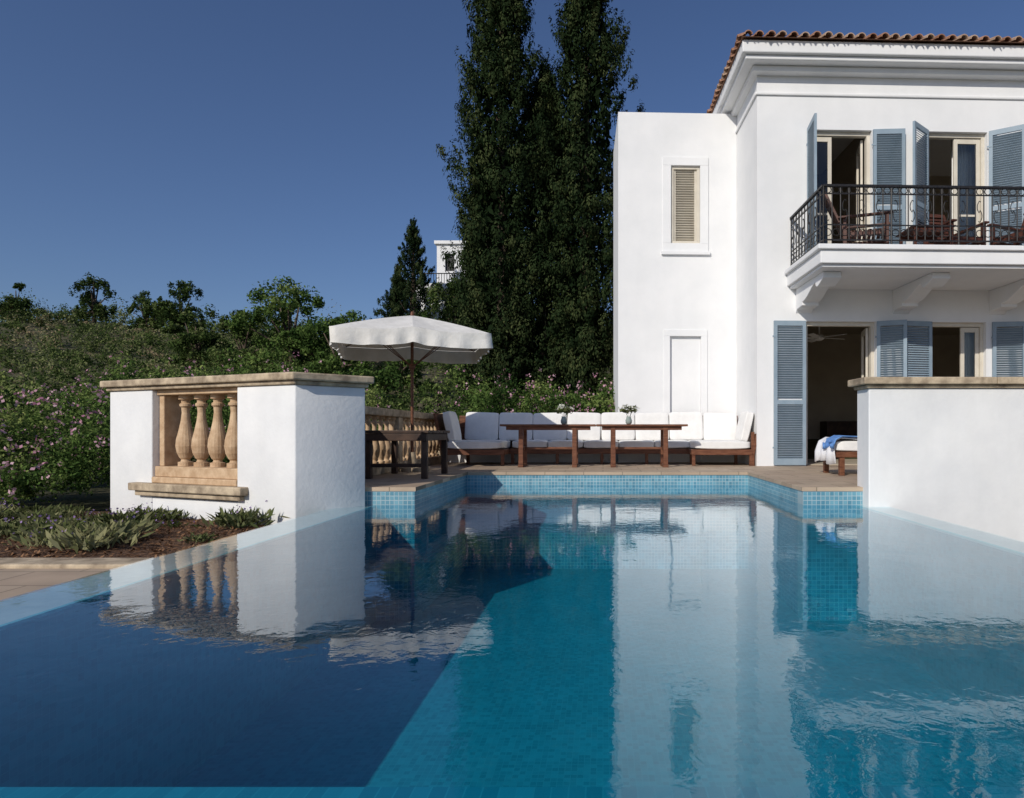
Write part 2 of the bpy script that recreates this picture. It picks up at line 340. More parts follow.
# roof with barrel tiles
mb=MB(); x0,x1,y0,y1=-.40,10.9,-.50,9.4; pit=.36; zb=7.505; run=(y1-y0)/2
rd=[(x0,y0,zb),(x1,y0,zb),(x1,y1,zb),(x0,y1,zb),(x0+run,y0+run,zb+run*pit),(x1-run,y0+run,zb+run*pit)]
mb.add(rd,[(0,1,5,4),(1,2,5),(2,3,4,5),(3,0,4)])
def tile(px,py,dx,dy,L):
    r=.075; nseg=6
    sx,sy=-dy,dx
    vs=[];fs=[]; jj=R.uniform(-.03,.01); hj=R.uniform(-.008,.008)
    for e_,t in enumerate((-.05+jj,L)):
        for q in range(nseg+1):
            a=math.pi*q/nseg; o=r*math.cos(a); h=r*math.sin(a)+hj
            for rr in (1,.78):
                vs.append((px+dx*t+sx*o*rr,py+dy*t+sy*o*rr,zb+.02+t*pit+h*rr))
    w=2*(nseg+1)
    for q in range(nseg):
        fs+= [(2*q,2*q+2,w+2*q+2,w+2*q),(2*q+1,w+2*q+1,w+2*q+3,2*q+3),(2*q,2*q+1,2*q+3,2*q+2)]
    mb.add(vs,fs,1 if R.random()<.35 else 0)
x=x0+.1
while x<x1-.1:
    L=min(x-x0,x1-x,run); tile(x,y0,0,1,L); x+=.2
y=y0+.1
while y<y1-.1:
    L=min(y-y0,y1-y,run); tile(x0,y,1,0,L); tile(x1,y,-1,0,L); y+=.2
TERRA2=noisy('terracotta_pale',(.34,.22,.15),(.46,.33,.24),scale=5,rough=.85,bump=.3)
mb.obj('tile_roof',[TERRA,TERRA2],parent=H)
# tower wing
mb=MB(); WO=[(-1.36,-.76,4.48,6.07),(-1.38,-.74,-.001,2.58)]
wall(mb,-2.44,-.003,-.5,7.12,1.5,1.75,WO); mb.box(-2.44,-.003,1.75,3.4,-.5,7.12); mb.box(-2.44,-.003,1.502,3.4,7.121,7.15)
o=mb.obj('tower_walls',PLASTER,parent=H)
mb=MB(); mb.box(-1.379,-.741,1.56,1.74,0,2.579); mb.obj('blind_niche',PLASTER,parent=H)
mb=MB()
def frame(u0,u1,z0,z1,w,v0,v1):
    mb.box(u0-w,u1+w,v0,v1,z1,z1+w); mb.box(u0-w,u1+w,v0,v1,z0-w,z0); mb.box(u0-w,u0,v0,v1,z0,z1); mb.box(u1,u1+w,v0,v1,z0,z1)
frame(-1.36,-.76,4.48,6.07,.17,1.475,1.502); mb.box(-1.56,-.56,1.44,1.502,4.24,4.309)
frame(-1.38,-.74,.0,2.58,.13,1.48,1.502)
mb.obj('window_surrounds',PLASTER,parent=H,bevel=.006)
mb=MB(); frame(-1.30,-.82,4.54,6.01,.058,1.53,1.62); mb.obj('tower_window_frame',CREAM,parent=H,bevel=.006)
mb=MB(); mb.box(-1.29,-.83,1.66,1.67,4.54,6.0)
z=4.58
while z<5.98:
    M=Matrix.Translation((-1.06,1.60,z))@Matrix.Rotation(math.radians(-35),4,'X'); mb.box(-.2,.2,-.025,.025,-.005,.005,0,M); z+=.05
mb.box(-1.30,-1.255,1.57,1.63,4.541,6.009); mb.box(-.865,-.82,1.57,1.63,4.541,6.009)
mb.obj('tower_window_louvres',CREAM,parent=H)

def shutter(u,v,z0,h,w,a,name='shutter'):
    mb=MB(); t=.02; s=.06
    mb.box(0,s,-t,t,0,h); mb.box(w-s,w,-t,t,0,h); 
    for a0,b0 in((0,.12),(h*.42,h*.42+.08),(h-.09,h)): mb.box(s,w-s,-t,t,a0,b0)
    z=.14
    while z<h-.1:
        if not(h*.42-.02<z<h*.42+.1):
            M=Matrix.Translation((w/2,0,z))@Matrix.Rotation(math.radians(-40),4,'X'); mb.box(-w/2+s,w/2-s,-.022,.022,-.004,.004,0,M)
        z+=.042
    for hz in(.3,h-.3): mb.box(-.03,.05,-t-.006,-t,hz,hz+.03)
    o=mb.obj(name,SHUT,parent=H,loc=(u,v,z0)); o.rotation_euler=(0,0,-math.radians(a)); return o
zl,hl,zu,hu,w=.02,2.62,3.6,2.54,.57
shutter(.30,-.035,zl,hl,.585,0); shutter(2.2,-.03,zl,hl,.5,22); shutter(3.22,-.03,zl,hl,.58,180-8); shutter(4.36,-.03,zl,hl,.58,8)
shutter(.93,-.03,zu,hu,w,97); shutter(2.13,-.03,zu,hu,w,5); shutter(3.15,-.03,zu,hu,w,180-38); shutter(4.29,-.03,zu,hu,w,32)
shutter(6.15,-.03,zl,hl,w,180-5);shutter(6.15,-.03,zu,hu,w,180-30);shutter(7.45,-.03,zl,hl,w,5);shutter(7.45,-.03,zu,hu,w,30)
mb=MB(); g=MB()
for a,b,c,d in OPS:
    c=max(c,.0)+.02
    mb.box(a,a+.06,.08,.18,c,d); mb.box(b-.06,b,.08,.18,c,d); mb.box(a+.06,b-.06,.08,.18,d-.07,d)
def leaf(u0,u1,z0,z1):
    mb.box(u0,u0+.07,.11,.15,z0,z1); mb.box(u1-.07,u1,.11,.15,z0,z1); mb.box(u0+.07,u1-.07,.11,.15,z1-.09,z1); mb.box(u0+.07,u1-.07,.11,.15,z0,z0+.2); mb.box(u0+.07,u1-.07,.115,.145,z0+1,z0+1.04)
    g.box(u0+.07,u1-.07,.128,.132,z0+.2,z1-.09)
leaf(1.045,1.42,3.62,6.06); leaf(3.72,4.215,3.62,6.06); leaf(3.85,4.195,.03,2.56)
for a,b,z0,z1 in((.99,2.1,3.62,6.05),(.91,2.2,.03,2.56)):
    for u in(b-.08,):
        M=Matrix.Translation((u,.2,0))@Matrix.Rotation(math.radians(75),4,'Z')
        mb.box(0,.07,-.02,.02,z0,z1,0,M); mb.box(.45,.52,-.02,.02,z0,z1,0,M); mb.box(.07,.45,-.02,.02,z1-.1,z1,0,M); mb.box(.07,.45,-.02,.02,z0,z0+.2,0,M)
mb.obj('door_frames',CREAM,parent=H,bevel=.005); g.obj('door_glass',GLASS,parent=H)
mb=MB()
def curtain(u0,u1,v,z0,z1):
    n=40; vs=[];fs=[]
    for i in range(n+1):
        u=u0+(u1-u0)*i/n; y=v+.03*math.sin(i*1.3)+.012*math.sin(i*.5)
        vs+=[(u,y,z0),(u,y*1.0,z1)]
    for i in range(n): fs.append((2*i,2*i+2,2*i+3,2*i+1))
    mb.add(vs,fs)
curtain(3.85,4.3,.4,3.65,6.2); curtain(1.0,1.2,.4,3.65,6.2); curtain(4.1,4.5,.4,.05,2.7)
mb.obj('curtains',CUSH,parent=H,smooth=True)
# balcony
mb=MB(); mb.box(.55,9,-1.64,-.001,3.27,3.48); mb.box(.50,9.05,-1.69,-.001,3.481,3.56); mb.box(.60,8.95,-1.58,-.001,3.22,3.269)
mb.obj('balcony_slab',PLASTER,parent=H,bevel=.012)
mb=MB()
def bracket(u):
    pts=[(0,3.218),(-1.32,3.218),(-1.32,3.12)]
    for i in range(9):
        a=i/8; pts.append((-1.32+.14*math.sin(a*math.pi)*.6+.36*a, 3.12-.09*math.sin(a*math.pi)))
    for i in range(1,9):
        a=i/8; pts.append((-.96+.62*a,3.12-.20*math.sin(a*math.pi/2)**1.5))
    pts+=[(-.34,2.86),(-.06,2.84),(0,2.78)]
    n=len(pts); w=.15
    mb.add([(u-w,v,z) for v,z in pts]+[(u+w,v,z) for v,z in pts],[tuple(range(n)),tuple(range(n,2*n))[::-1]]+[(i,(i+1)%n,n+(i+1)%n,n+i) for i in range(n)])
for u in(.86,2.66,4.46,6.26,8.06): bracket(u)
mb.obj('balcony_brackets',PLASTER,parent=H,bevel=.01)
# railing
mb=MB(); zt=4.52; z0=3.58; vf=-1.58; ul=.62
def ring(c,r,ax):
    pts=[]
    for k in range(12):
        a=2*math.pi*k/12; pts.append((c[0]+(r*math.cos(a) if ax==0 else 0),c[1]+(r*math.cos(a) if ax==1 else 0),c[2]+r*math.sin(a)))
    mb.path(pts,.0075,4,closed=True)
def scroll(c,hh,ax,sg):
    pts=[]
    for k in range(26):
        t=k/25*2-1
        ang=abs(t)**1.0*4.6; rad=.05*(1-.7*abs(t)); 
        q=(1 if t>0 else -1)
        cx=q*rad*math.sin(ang)*sg*1.0; cz=q*(hh/2*min(1,abs(t)*1.6)) + q*(-rad*math.cos(ang)*.6)
        pts.append((c[0]+(cx if ax==0 else 0),c[1]+(cx if ax==1 else 0),c[2]+cz))
    mb.path(pts,.0075,4)
def railrun(a,b,ax,fix):
    P=lambda q,z:(q,fix,z) if ax==0 else (fix,q,z)
    def bar(z,h,w):
        if ax==0: mb.box(a,b,fix-w,fix+w,z,z+h)
        else: mb.box(fix-w,fix+w,a,b,z,z+h)
    bar(zt-.035,.035,.026); bar(zt-.15,.016,.01); bar(z0+.06,.02,.012); bar(z0+.30,.016,.01)
    n=int((b-a)/.135); st=(b-a)/n
    for i in range(n+1):
        q=a+i*st; big=(i%8==0); r=.015 if big else .0095
        mb.path([P(q,z0-.02 if big else z0+.06),P(q,zt-.02)],r,6)
        if i<n:
            ring(P(q+st/2,zt-.082),.052,ax); ring(P(q+st/2,z0+.19),.055,ax)
            if i%2==0: scroll(P(q+st/2,z0+.54),.30,ax,1 if i%4==0 else -1)
railrun(ul,8.9,0,vf); railrun(vf,-.02,1,ul)
mb.obj('balcony_railing',IRON,parent=H)
def armchair(name,loc,rz,par=None,mat=WOOD2):
    mb=MB()
    for sx in(-.31,.31):
        mb.box(sx-.03,sx+.03,-.36,-.30,0,.62); mb.box(sx-.03,sx+.03,.28,.34,0,.60); mb.box(sx-.045,sx+.045,-.42,.42,.62,.65)
        mb.box(sx-.02,sx+.02,-.3,.3,.30,.37)
    mb.box(-.3,.3,-.36,-.32,.30,.38)
    for i in range(9): mb.box(-.29,.29,-.33+i*.075,-.275+i*.075,.385,.405)
    M=Matrix.Translation((0,.30,.36))@Matrix.Rotation(math.radians(-24),4,'X')
    mb.box(-.30,-.25,-.02,.02,0,.80,0,M); mb.box(.25,.30,-.02,.02,0,.80,0,M); mb.box(-.25,.25,-.02,.02,.72,.80,0,M); mb.box(-.25,.25,-.02,.02,.05,.10,0,M)
    for i in range(8): mb.box(-.24,.24,-.012,.012,.14+i*.072,.185+i*.072,0,M)
    o=mb.obj(name,mat,parent=par,loc=loc,bevel=.004); o.rotation_euler=(0,0,rz); return o
def w2(u,v): return (2.8+u*math.cos(TH)-v*math.sin(TH),11.64+u*math.sin(TH)+v*math.cos(TH))
for (u,v,r) in((1.6,-.85,math.radians(70)),(4.35,-.85,math.radians(-65)),(3.35,-.5,math.radians(10))):
    x,y=w2(u,v); armchair('wooden_armchair',(x,y,3.562),r)
x,y=w2(2.65,-.85); mb=MB()
for i in range(7): mb.box(-.36,.36,-.3+i*.087,-.22+i*.087,.46,.485)
for a in(-.32,.28):
    for b in(-.28,.22): mb.box(a,a+.045,b,b+.045,0,.46)
mb.box(-.3,.3,-.27,-.24,.38,.459); mb.box(-.3,.3,.24,.27,.38,.459)
mb.obj('balcony_side_table',WOOD2,loc=(x,y,3.562),bevel=.004)

# ---------------------------------------------------------------- sofa
def cushion(name,dims,loc,rot,parent,mat=CUSH,puff=.3):
    bm=bmesh.new(); bmesh.ops.create_cube(bm,size=2); bmesh.ops.subdivide_edges(bm,edges=bm.edges[:],cuts=7,use_grid_fill=True)
    ax=[i for i in range(3) if dims[i]==min(dims)][0]; o=[i for i in range(3) if i!=ax]
    ph=R.random()*9
    for v in bm.verts:
        a,b=v.co[o[0]],v.co[o[1]]; k=1-puff*(abs(a)**5+abs(b)**5)*.5*1.3
        v.co[ax]*=max(.25,k)+.06*math.sin(a*3+ph)*math.cos(b*2.4+ph)
        if abs(a)>.9 and abs(b)>.9: v.co[o[0]]*=.985; v.co[o[1]]*=.985
    for v in bm.verts: v.co=Vector([v.co[i]*dims[i]/2 for i in range(3)])
    me=D.meshes.new(name); bm.to_mesh(me); bm.free(); me.materials.append(mat)
    me.polygons.foreach_set('use_smooth',[True]*len(me.polygons)); me.update()
    ob=D.objects.new(name,me); C.collection.objects.link(ob); ob.location=loc; ob.rotation_euler=rot; ob.parent=parent
    b=ob.modifiers.new('s','SUBSURF'); b.levels=1; b.render_levels=1
    return ob
S=empty('outdoor_corner_sofa',(0,12.3,0))
mb=MB()
mb.box(-2.9,2.72,.0,.04,.20,.30); mb.box(-2.9,2.72,.62,.66,.20,.95); mb.box(-2.86,2.68,.04,.62,.22,.26)
for sg in(-1,1):
    xo=-2.92 if sg<0 else 2.74; xi=xo-sg*1.12
    a,b=min(xo,xi),max(xo,xi)
    mb.box(a,b,-.62,-.58,.20,.30); mb.box(a+.04,b-.04,-.58,-.003,.22,.26)
    xi2=xi+ (0.04*sg)
    mb.box(min(xi,xi2),max(xi,xi2),-.579,-.002,.20,.30)
    M=Matrix.Translation((xo,0,.2))@Matrix.Rotation(math.radians(12*sg),4,'Y')
    mb.box(-.025,.025,-.62,.6,0,.78,0,M)
    for q in(xo-.03*sg,xi+.04*sg): mb.box(q-.03,q+.03,-.60,-.54,0,.20)
    mb.box(xo-.03,xo+.03,-.61,-.55,0,.62)
for i in range(7): mb.box(-2.6+i*.86-.03,-2.6+i*.86+.03,.0,.06,0,.20)
mb.obj('sofa_frame',WOOD,parent=S,bevel=.006)
for i in range(6):
    x=-1.75+.355+i*.69-.02
    cushion('seat_cushion',(.68,.66,.17),(x,.33,.38),(0,0,0),S)
for i in range(8):
    x=-2.42+i*.68
    cushion('back_cushion',(.67,.17,.56),(x,.53,.73+R.uniform(-.015,.015)),(math.radians(-9),R.uniform(-.03,.03),R.uniform(-.04,.04)),S)
for sg in(-1,1):
    cushion('seat_cushion',(1.05,1.2,.18),(sg*2.28-.09,-.02,.38),(0,0,0),S)
    cushion('back_cushion',(.17,.62,.56),(sg*2.74-.09,-.27,.72),(0,math.radians(13*sg),0),S)

def table(name,x0,x1,y0,y1,h,legs):
    cx,cy=(x0+x1)/2,(y0+y1)/2; mb=MB(); X=(x1-x0)/2; Y=(y1-y0)/2
    n=6
    for i in range(n): mb.box(-X,X,-Y+i*2*Y/n,-Y+(i+1)*2*Y/n-.006,h-.035,h)
    mb.box(-X+.1,X-.1,-Y+.06,-Y+.09,h-.1,h-.036); mb.box(-X+.1,X-.1,Y-.09,Y-.06,h-.1,h-.036)
    for l in legs:
        q=l-cx
        mb.box(q-.04,q+.04,-Y+.05,-Y+.12,.05,h-.036); mb.box(q-.04,q+.04,Y-.12,Y-.05,.05,h-.036)
        mb.box(q-.045,q+.045,-Y+.03,Y-.03,0,.05); mb.box(q-.02,q+.02,-Y+.12,Y-.12,.3,.36)
    mb.box(legs[0]-cx+.04,legs[-1]-cx-.04,-.02,.02,.31,.35)
    return mb.obj(name,WOOD,loc=(cx,cy,0),bevel=.005)
table('wooden_table',-1.80,-.13,11.15,11.85,.755,(-1.44,-.50)); table('wooden_table',-.12,1.48,11.15,11.85,.755,(.18,1.10))
GLZ=noisy('vase_glass',(.25,.30,.28),(.35,.40,.37),rough=.1,bump=0)
for i,(x,y,s) in enumerate(((-.70,11.45,1),(.46,11.45,1.05))):
    E=empty('flower_vase',(x,y,.757)); mb=MB(); mb.lathe([(.03,0),(.055,.02),(.06,.07),(.04,.12),(.045,.14)],(0,0,0)); mb.obj('vase',GLZ,parent=E,smooth=True)
    mb=MB()
    for k in range(9):
        a=R.random()*6.28; mb.path([(0,0,.08),(.05*math.cos(a),.05*math.sin(a),.2),(.11*math.cos(a),.11*math.sin(a),.26+R.random()*.04)],.002,4)
    mb.obj('stems',L_COVER,parent=E)
    leaves('leaves',*blob((0,0,.24),(.20,.17,.10),300,.05,base=.45),L_COVER,parent=E)
    leaves('blossoms',*blob((0,0,.27),(.21,.17,.10),120,.035,base=.8),L_WHITE,parent=E,aspect=.9)

mb=MB()
for i in range(6): mb.box(-.47,.43,-.55+i*.2,-.37+i*.2,.60,.64)
mb.box(-.44,.40,-.54,-.48,.50,.599); mb.box(-.44,.40,.55,.61,.50,.599); mb.box(.36,.40,-.48,.55,.50,.599); mb.box(-.44,-.40,-.48,.55,.50,.599)
for a in(-.42,.32):
    for b in(-.52,.53): mb.box(a,a+.08,b,b+.08,0,.50)
mb.box(-.34,.32,-.49,-.46,.15,.2)
mb.obj('wooden_bench_table',DWOOD,loc=(-2.72,8.95,.002),bevel=.008)

# umbrella (square canopy, eight ribs)
U=empty('patio_umbrella',(-3.03,10.16,0)); mb=MB(); zc=2.47; zr=2.12; hs=1.10; K=8; rot=.30
def cano(q,t):
    a=q*math.pi/4; m_=max(abs(math.cos(a)),abs(math.sin(a))); rr=hs/m_
    f=q-math.floor(q); corner=(rr/hs-1)/.414
    z=zc-(zc-zr)*(.9*t+.1*t*t)-.05*corner*t*t-.045*math.sin(f*math.pi)*t
    return (rr*t*math.cos(a+rot),rr*t*math.sin(a+rot),z)
vs=[];fs=[]; m=8*K
for j in range(9):
    for i in range(m): vs.append(cano(i/K,max(.03,j/8)))
for j in range(8):
    for i in range(m): fs.append((j*m+i,j*m+(i+1)%m,(j+1)*m+(i+1)%m,(j+1)*m+i))
mb.add(vs,fs)
o=mb.obj('canopy',CANVAS,parent=U,smooth=True,recalc=False)
es=o.modifiers.new('e','EDGE_SPLIT'); es.split_angle=math.radians(9)
mb=MB(); vs=[];fs=[]
for j in range(5):
    for i in range(m*2):
        p=cano(i/K/2,1.0); w=1.004+.006*math.sin(i*1.25)*j
        vs.append((p[0]*w,p[1]*w,p[2]+.004-.055*j-(.012*abs(math.sin(i*math.pi/8)) if j==4 else 0)))
mm=m*2
for j in range(4):
    for i in range(mm): fs.append((j*mm+i,j*mm+(i+1)%mm,(j+1)*mm+(i+1)%mm,(j+1)*mm+i))
mb.add(vs,fs); mb.obj('valance',CANVAS,parent=U,smooth=True,recalc=False)
mb=MB(); mb.lathe([(.024,0),(.024,2.46),(.03,2.47),(.02,2.52),(.0,2.54)],(0,0,.0)); 
mb.lathe([(.05,1.62),(.05,1.70)],(0,0,0))
for k in range(8):
    pts=[]
    for t in(.03,.3,.6,.97):
        p=cano(k,t); pts.append((p[0],p[1],p[2]-.02))
    mb.path(pts,.008,5); p=pts[2]
    mb.path([(.04*math.cos(k*.785+rot),.04*math.sin(k*.785+rot),1.67),p],.007,5)
mb.obj('pole_and_ribs',WOOD,parent=U)
mb=MB(); mb.lathe([(.28,0.001),(.28,.06),(.08,.08),(.05,.3)],(0,0,0),20); mb.obj('base',CAP,parent=U)

# lounger with towels
L=empty('sun_lounger',(4.05,9.4,0)); mb=MB()
mb.box(-.75,.95,-.36,-.31,.26,.34); mb.box(-.75,.95,.31,.36,.26,.34)
for i in range(12): mb.box(-.73+i*.14,-.64+i*.14,-.31,.31,.315,.335)
for a in(-.7,.82):
    for b in(-.35,.28): mb.box(a,a+.07,b,b+.07,0.002,.259)
mb.obj('frame',WOOD,parent=L,bevel=.005)
cushion('mattress',(1.7,.64,.16),(.1,0,.42),(0,0,0),L,puff=.15)
def drape(nm,y0,y1,mat,z,rr,drop):
    mb=MB(); vs=[];fs=[]; path=[(.9,z),(.3,z+.015),(-.3,z-.005),(-.68,z+.01),(-.775,z-.03),(-.80,z-.12),(-.81,z-drop*.6),(-.80,z-drop)]
    ny=16
    for i,(x,zz) in enumerate(path):
        for j in range(ny+1):
            y=y0+(y1-y0)*j/ny; k=max(0,i-3)
            vs.append((x+.012*k*math.sin(j*1.1+rr),y*(1),zz+.012*math.sin(j*.9+i*2+rr)-(.02*math.sin(j*.4+rr) if i==7 else 0)))
    for i in range(len(path)-1):
        for j in range(ny): a=i*(ny+1)+j; fs.append((a,a+1,a+ny+2,a+ny+1))
    mb.add(vs,fs); o=mb.obj(nm,mat,parent=L,smooth=True); s=o.modifiers.new('t','SOLIDIFY'); s.thickness=.012
drape('white_towel',-.34,.33,TOWELW,.525,1,.34); drape('blue_towel',-.39,.02,TOWELB,.555,3,.16)

# ---------------------------------------------------------------- vegetation
def cypress(name,x,y,Hh,Rm,seed,nc=430,nl=150,base_t=.03,lean=0,full=.35,leafs=1.0,tp=1.7):
    global rng
    rng=np.random.default_rng(seed); z0=float(hgt(np.array(x),np.array(y)))
    E=empty(name,(x,y,z0)); Ls=[]
    lob=rng.uniform(0,6.28,4)
    def prof(t,th):
        r=min(1,((t-base_t+.04)/.22))**.6*(1-max(0,(t-full)/(1-full))**tp)
        return Rm*max(.06,r)*(1+.10*math.sin(2*th+lob[0]+t*9)+.11*math.sin(3*th+lob[1]-t*17)+.09*math.sin(5*th+t*31+lob[2]))
    for i in range(nc):
        t=base_t+(1-base_t)*rng.uniform(0,1)**1.05; th=rng.uniform(0,6.28)
        out_=rng.uniform(.45,1.0)**.6; rr=prof(t,th)*out_*(1.12 if rng.uniform()<.15 else 1); cx=rr*math.cos(th)+lean*t; cy=rr*math.sin(th)
        hz=rng.uniform(.22,.6); rw_=rng.uniform(.18,.38)*(1-.35*t)
        u=unit(nl); q=rng.uniform(0,1,nl)**.55
        zz=u[:,2]*hz*q; tap=1-.6*np.clip(zz/hz,-.3,1)
        P=np.stack([cx+u[:,0]*rw_*q*tap+math.cos(th)*zz*.35,cy+u[:,1]*rw_*q*tap+math.sin(th)*zz*.35,t*Hh+zz+rng.uniform(-.1,.1)],1)
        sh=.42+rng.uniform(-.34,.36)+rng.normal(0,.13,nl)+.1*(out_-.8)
        Ls.append((P,u+np.array([math.cos(th),math.sin(th),.3])*.5,rng.uniform(.06,.13,nl)*leafs,sh))
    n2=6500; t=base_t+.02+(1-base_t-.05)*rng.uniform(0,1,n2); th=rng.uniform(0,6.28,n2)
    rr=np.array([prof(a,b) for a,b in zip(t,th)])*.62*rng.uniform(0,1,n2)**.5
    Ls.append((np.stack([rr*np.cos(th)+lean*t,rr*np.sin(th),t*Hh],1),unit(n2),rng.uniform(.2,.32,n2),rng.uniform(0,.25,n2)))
    P,Nn,S_,sh=cat(Ls); up=np.tile(np.array([0,0,1.]),(len(P),1))+rng.normal(0,.5,(len(P),3))
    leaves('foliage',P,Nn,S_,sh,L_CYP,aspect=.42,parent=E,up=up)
    mb=MB(); mb.path([(0,0,-.3),(.03,0,Hh*.2),(lean*.5,0,Hh*.5),(lean,0,Hh*.93)],[.19*Rm,.15*Rm,.09*Rm,.02],9)
    for i in range(16):
        t=.1+.8*i/16; a=i*2.4; r_=Rm*(1-t)*.7
        mb.path([(lean*t,0,t*Hh),(lean*t+r_*.6*math.cos(a),r_*.6*math.sin(a),t*Hh+.5),(lean*t+r_*math.cos(a),r_*math.sin(a),t*Hh+1.3)],[.04,.025,.01],5)
    mb.obj('trunk',BARK,parent=E,smooth=True); return E
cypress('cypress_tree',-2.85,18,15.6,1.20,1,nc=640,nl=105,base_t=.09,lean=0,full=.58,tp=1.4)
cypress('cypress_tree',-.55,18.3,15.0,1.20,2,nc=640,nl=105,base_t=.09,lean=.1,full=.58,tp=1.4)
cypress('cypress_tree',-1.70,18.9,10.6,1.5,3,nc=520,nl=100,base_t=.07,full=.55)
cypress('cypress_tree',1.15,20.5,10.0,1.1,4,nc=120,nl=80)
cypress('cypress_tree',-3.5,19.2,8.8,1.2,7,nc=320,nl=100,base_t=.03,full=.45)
cypress('cypress_tree',-16.9,57,11.9,2.4,5,nc=200,nl=90,leafs=1.9,full=.3)
cypress('cypress_tree',-18.6,58,8.0,2.2,6,nc=130,nl=80,leafs=1.9,full=.2)
rng=np.random.default_rng(21)
# hillside scrub
Ls=[]
for i in range(950):
    d=19+ (112-19)*rng.uniform()**1.25; xx=rng.uniform(-.98*d-4,.06*d+1)
    s=(.5+d*.018)*rng.uniform(.5,1.0)*(1.8 if rng.uniform()<.18 else 1); z=float(hgt(np.array(xx),np.array(d)))
    Ls.append(blob((xx,d,z+s*.3),(s*1.2,s*1.1,s*rng.uniform(.7,1.3)),int(230),.06+d*.0026,nl=9,base=np.clip(rng.normal(.42,.28),.0,.98)))
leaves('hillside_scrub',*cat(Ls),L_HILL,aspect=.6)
Ls=[];Fl=[]
def hedge(x,y,r,h,n=1100,size=.07,fl=3,b=None,z=None):
    if z is None: z=float(hgt(np.array(x),np.array(y)))
    if b is None: b=np.clip(rng.normal(.47,.24),.05,.9)
    c=(x,y,z+h*.45); rr=(r,r,h*.62)
    bb=blob(c,rr,n,size,nl=16,base=b); Ls.append(bb)
    if fl:
        u=unit(fl); u[:,2]=np.abs(u[:,2]); u[:,1]=-np.abs(u[:,1]); P=np.array(c)+u*np.array(rr)*rng.uniform(.85,1.08,(fl,1))
        for p in P:
            k=5; Fl.append((p+rng.normal(0,.03,(k,3)),unit(k),rng.uniform(.03,.065,k),rng.uniform(0,1,k)))
for i in range(56):
    hedge(rng.uniform(-15,.1),rng.uniform(14.2,19.5),rng.uniform(.6,1.1),rng.uniform(.8,2.2),size=.085,fl=9)
for i in range(34):
    hedge(rng.uniform(-12,-4.2),rng.uniform(10,14),rng.uniform(.6,1.0),rng.uniform(1.1,2.4),size=.08,fl=7)
for i in range(20):
    hedge(rng.uniform(-10.5,-6.4),rng.uniform(8.3,10),rng.uniform(.5,.85),rng.uniform(1.0,1.8),n=1700,size=.06,fl=14)
for i in range(16):
    hedge(-10.6+i*.27,rng.uniform(7.7,8.2),rng.uniform(.35,.5),rng.uniform(.55,1.1),n=1100,size=.05,fl=7,z=-.4)
for i in range(12):
    hedge(rng.uniform(-3.0,.1),rng.uniform(13.8,15),.8,rng.uniform(1.4,2.1),n=1300,size=.075,fl=9)
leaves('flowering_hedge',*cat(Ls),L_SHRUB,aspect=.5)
leaves('hedge_blossoms',*cat(Fl),L_PINK,aspect=.9)
def tree(name,x,y,h,r,n=9000,size=.2,base=.5,kb=7,zlow=.35,mat=L_HILL):
    z=float(hgt(np.array(x),np.array(y))); E=empty(name,(x,y,z)); mb=MB()
    mb.path([(0,0,-.3),(.1,0,h*.3),(-.05,.1,h*.55),(0,0,h*.8)],[.03*h,.025*h,.018*h,.008*h],8)
    bl_=[]
    for i in range(kb):
        a=i*2.4+R.random(); zz=h*R.uniform(zlow+.1,.85); q=r*R.uniform(.15,.68)*(1.15-.6*zz/h); c=(q*math.cos(a),q*math.sin(a),zz)
        mb.path([(0,0,h*.3),(c[0]*.5,c[1]*.5,(h*.3+zz)/2),c],[.02*h,.012*h,.005*h],6)
        k_=R.uniform(.3,.55); bl_.append(blob(c,(r*k_,r*k_,h*.24*k_/.45),n//kb,size,nl=8,base=base+R.uniform(-.15,.15)))
    mb.obj('trunk',BARK,parent=E,smooth=True); leaves('foliage',*cat(bl_),mat,aspect=.55,parent=E)
tree('olive_tree',-78,98,9.0,3.4,n=5000,size=.36,base=.15,kb=14,zlow=.05); tree('olive_tree',-63.5,96,8.6,4.2,n=6500,size=.36,base=.15,kb=15,zlow=.05); tree('olive_tree',-70,98,7.2,2.8,n=3800,size=.34,base=.2,kb=10,zlow=0)
tree('olive_tree',-67,97,6.2,2.6,n=3200,size=.34,base=.2,kb=10,zlow=0); tree('olive_tree',-89,97,6,3.2,n=3800,size=.34,base=.25,kb=10,zlow=0)
tree('carob_tree',-17.6,36,5.4,3.6,n=15000,size=.19,base=.38,kb=20,zlow=-.05,mat=L_SHRUB)
tree('carob_tree',-13.5,33,4.2,2.8,n=9000,size=.17,base=.35,kb=13,zlow=0,mat=L_SHRUB)
tree('carob_tree',-22.5,40,4.2,2.8,n=8000,size=.19,base=.35,kb=12,zlow=0)
tree('carob_tree',-9.5,30,4.0,2.6,n=8000,size=.16,base=.35,kb=12,zlow=0,mat=L_SHRUB)
tree('carob_tree',-28,44,4.6,3.0,n=8000,size=.2,base=.25,kb=12,zlow=0)
tree('carob_tree',-11.6,50,7.4,3.4,n=9000,size=.24,base=.2,kb=13,zlow=0)

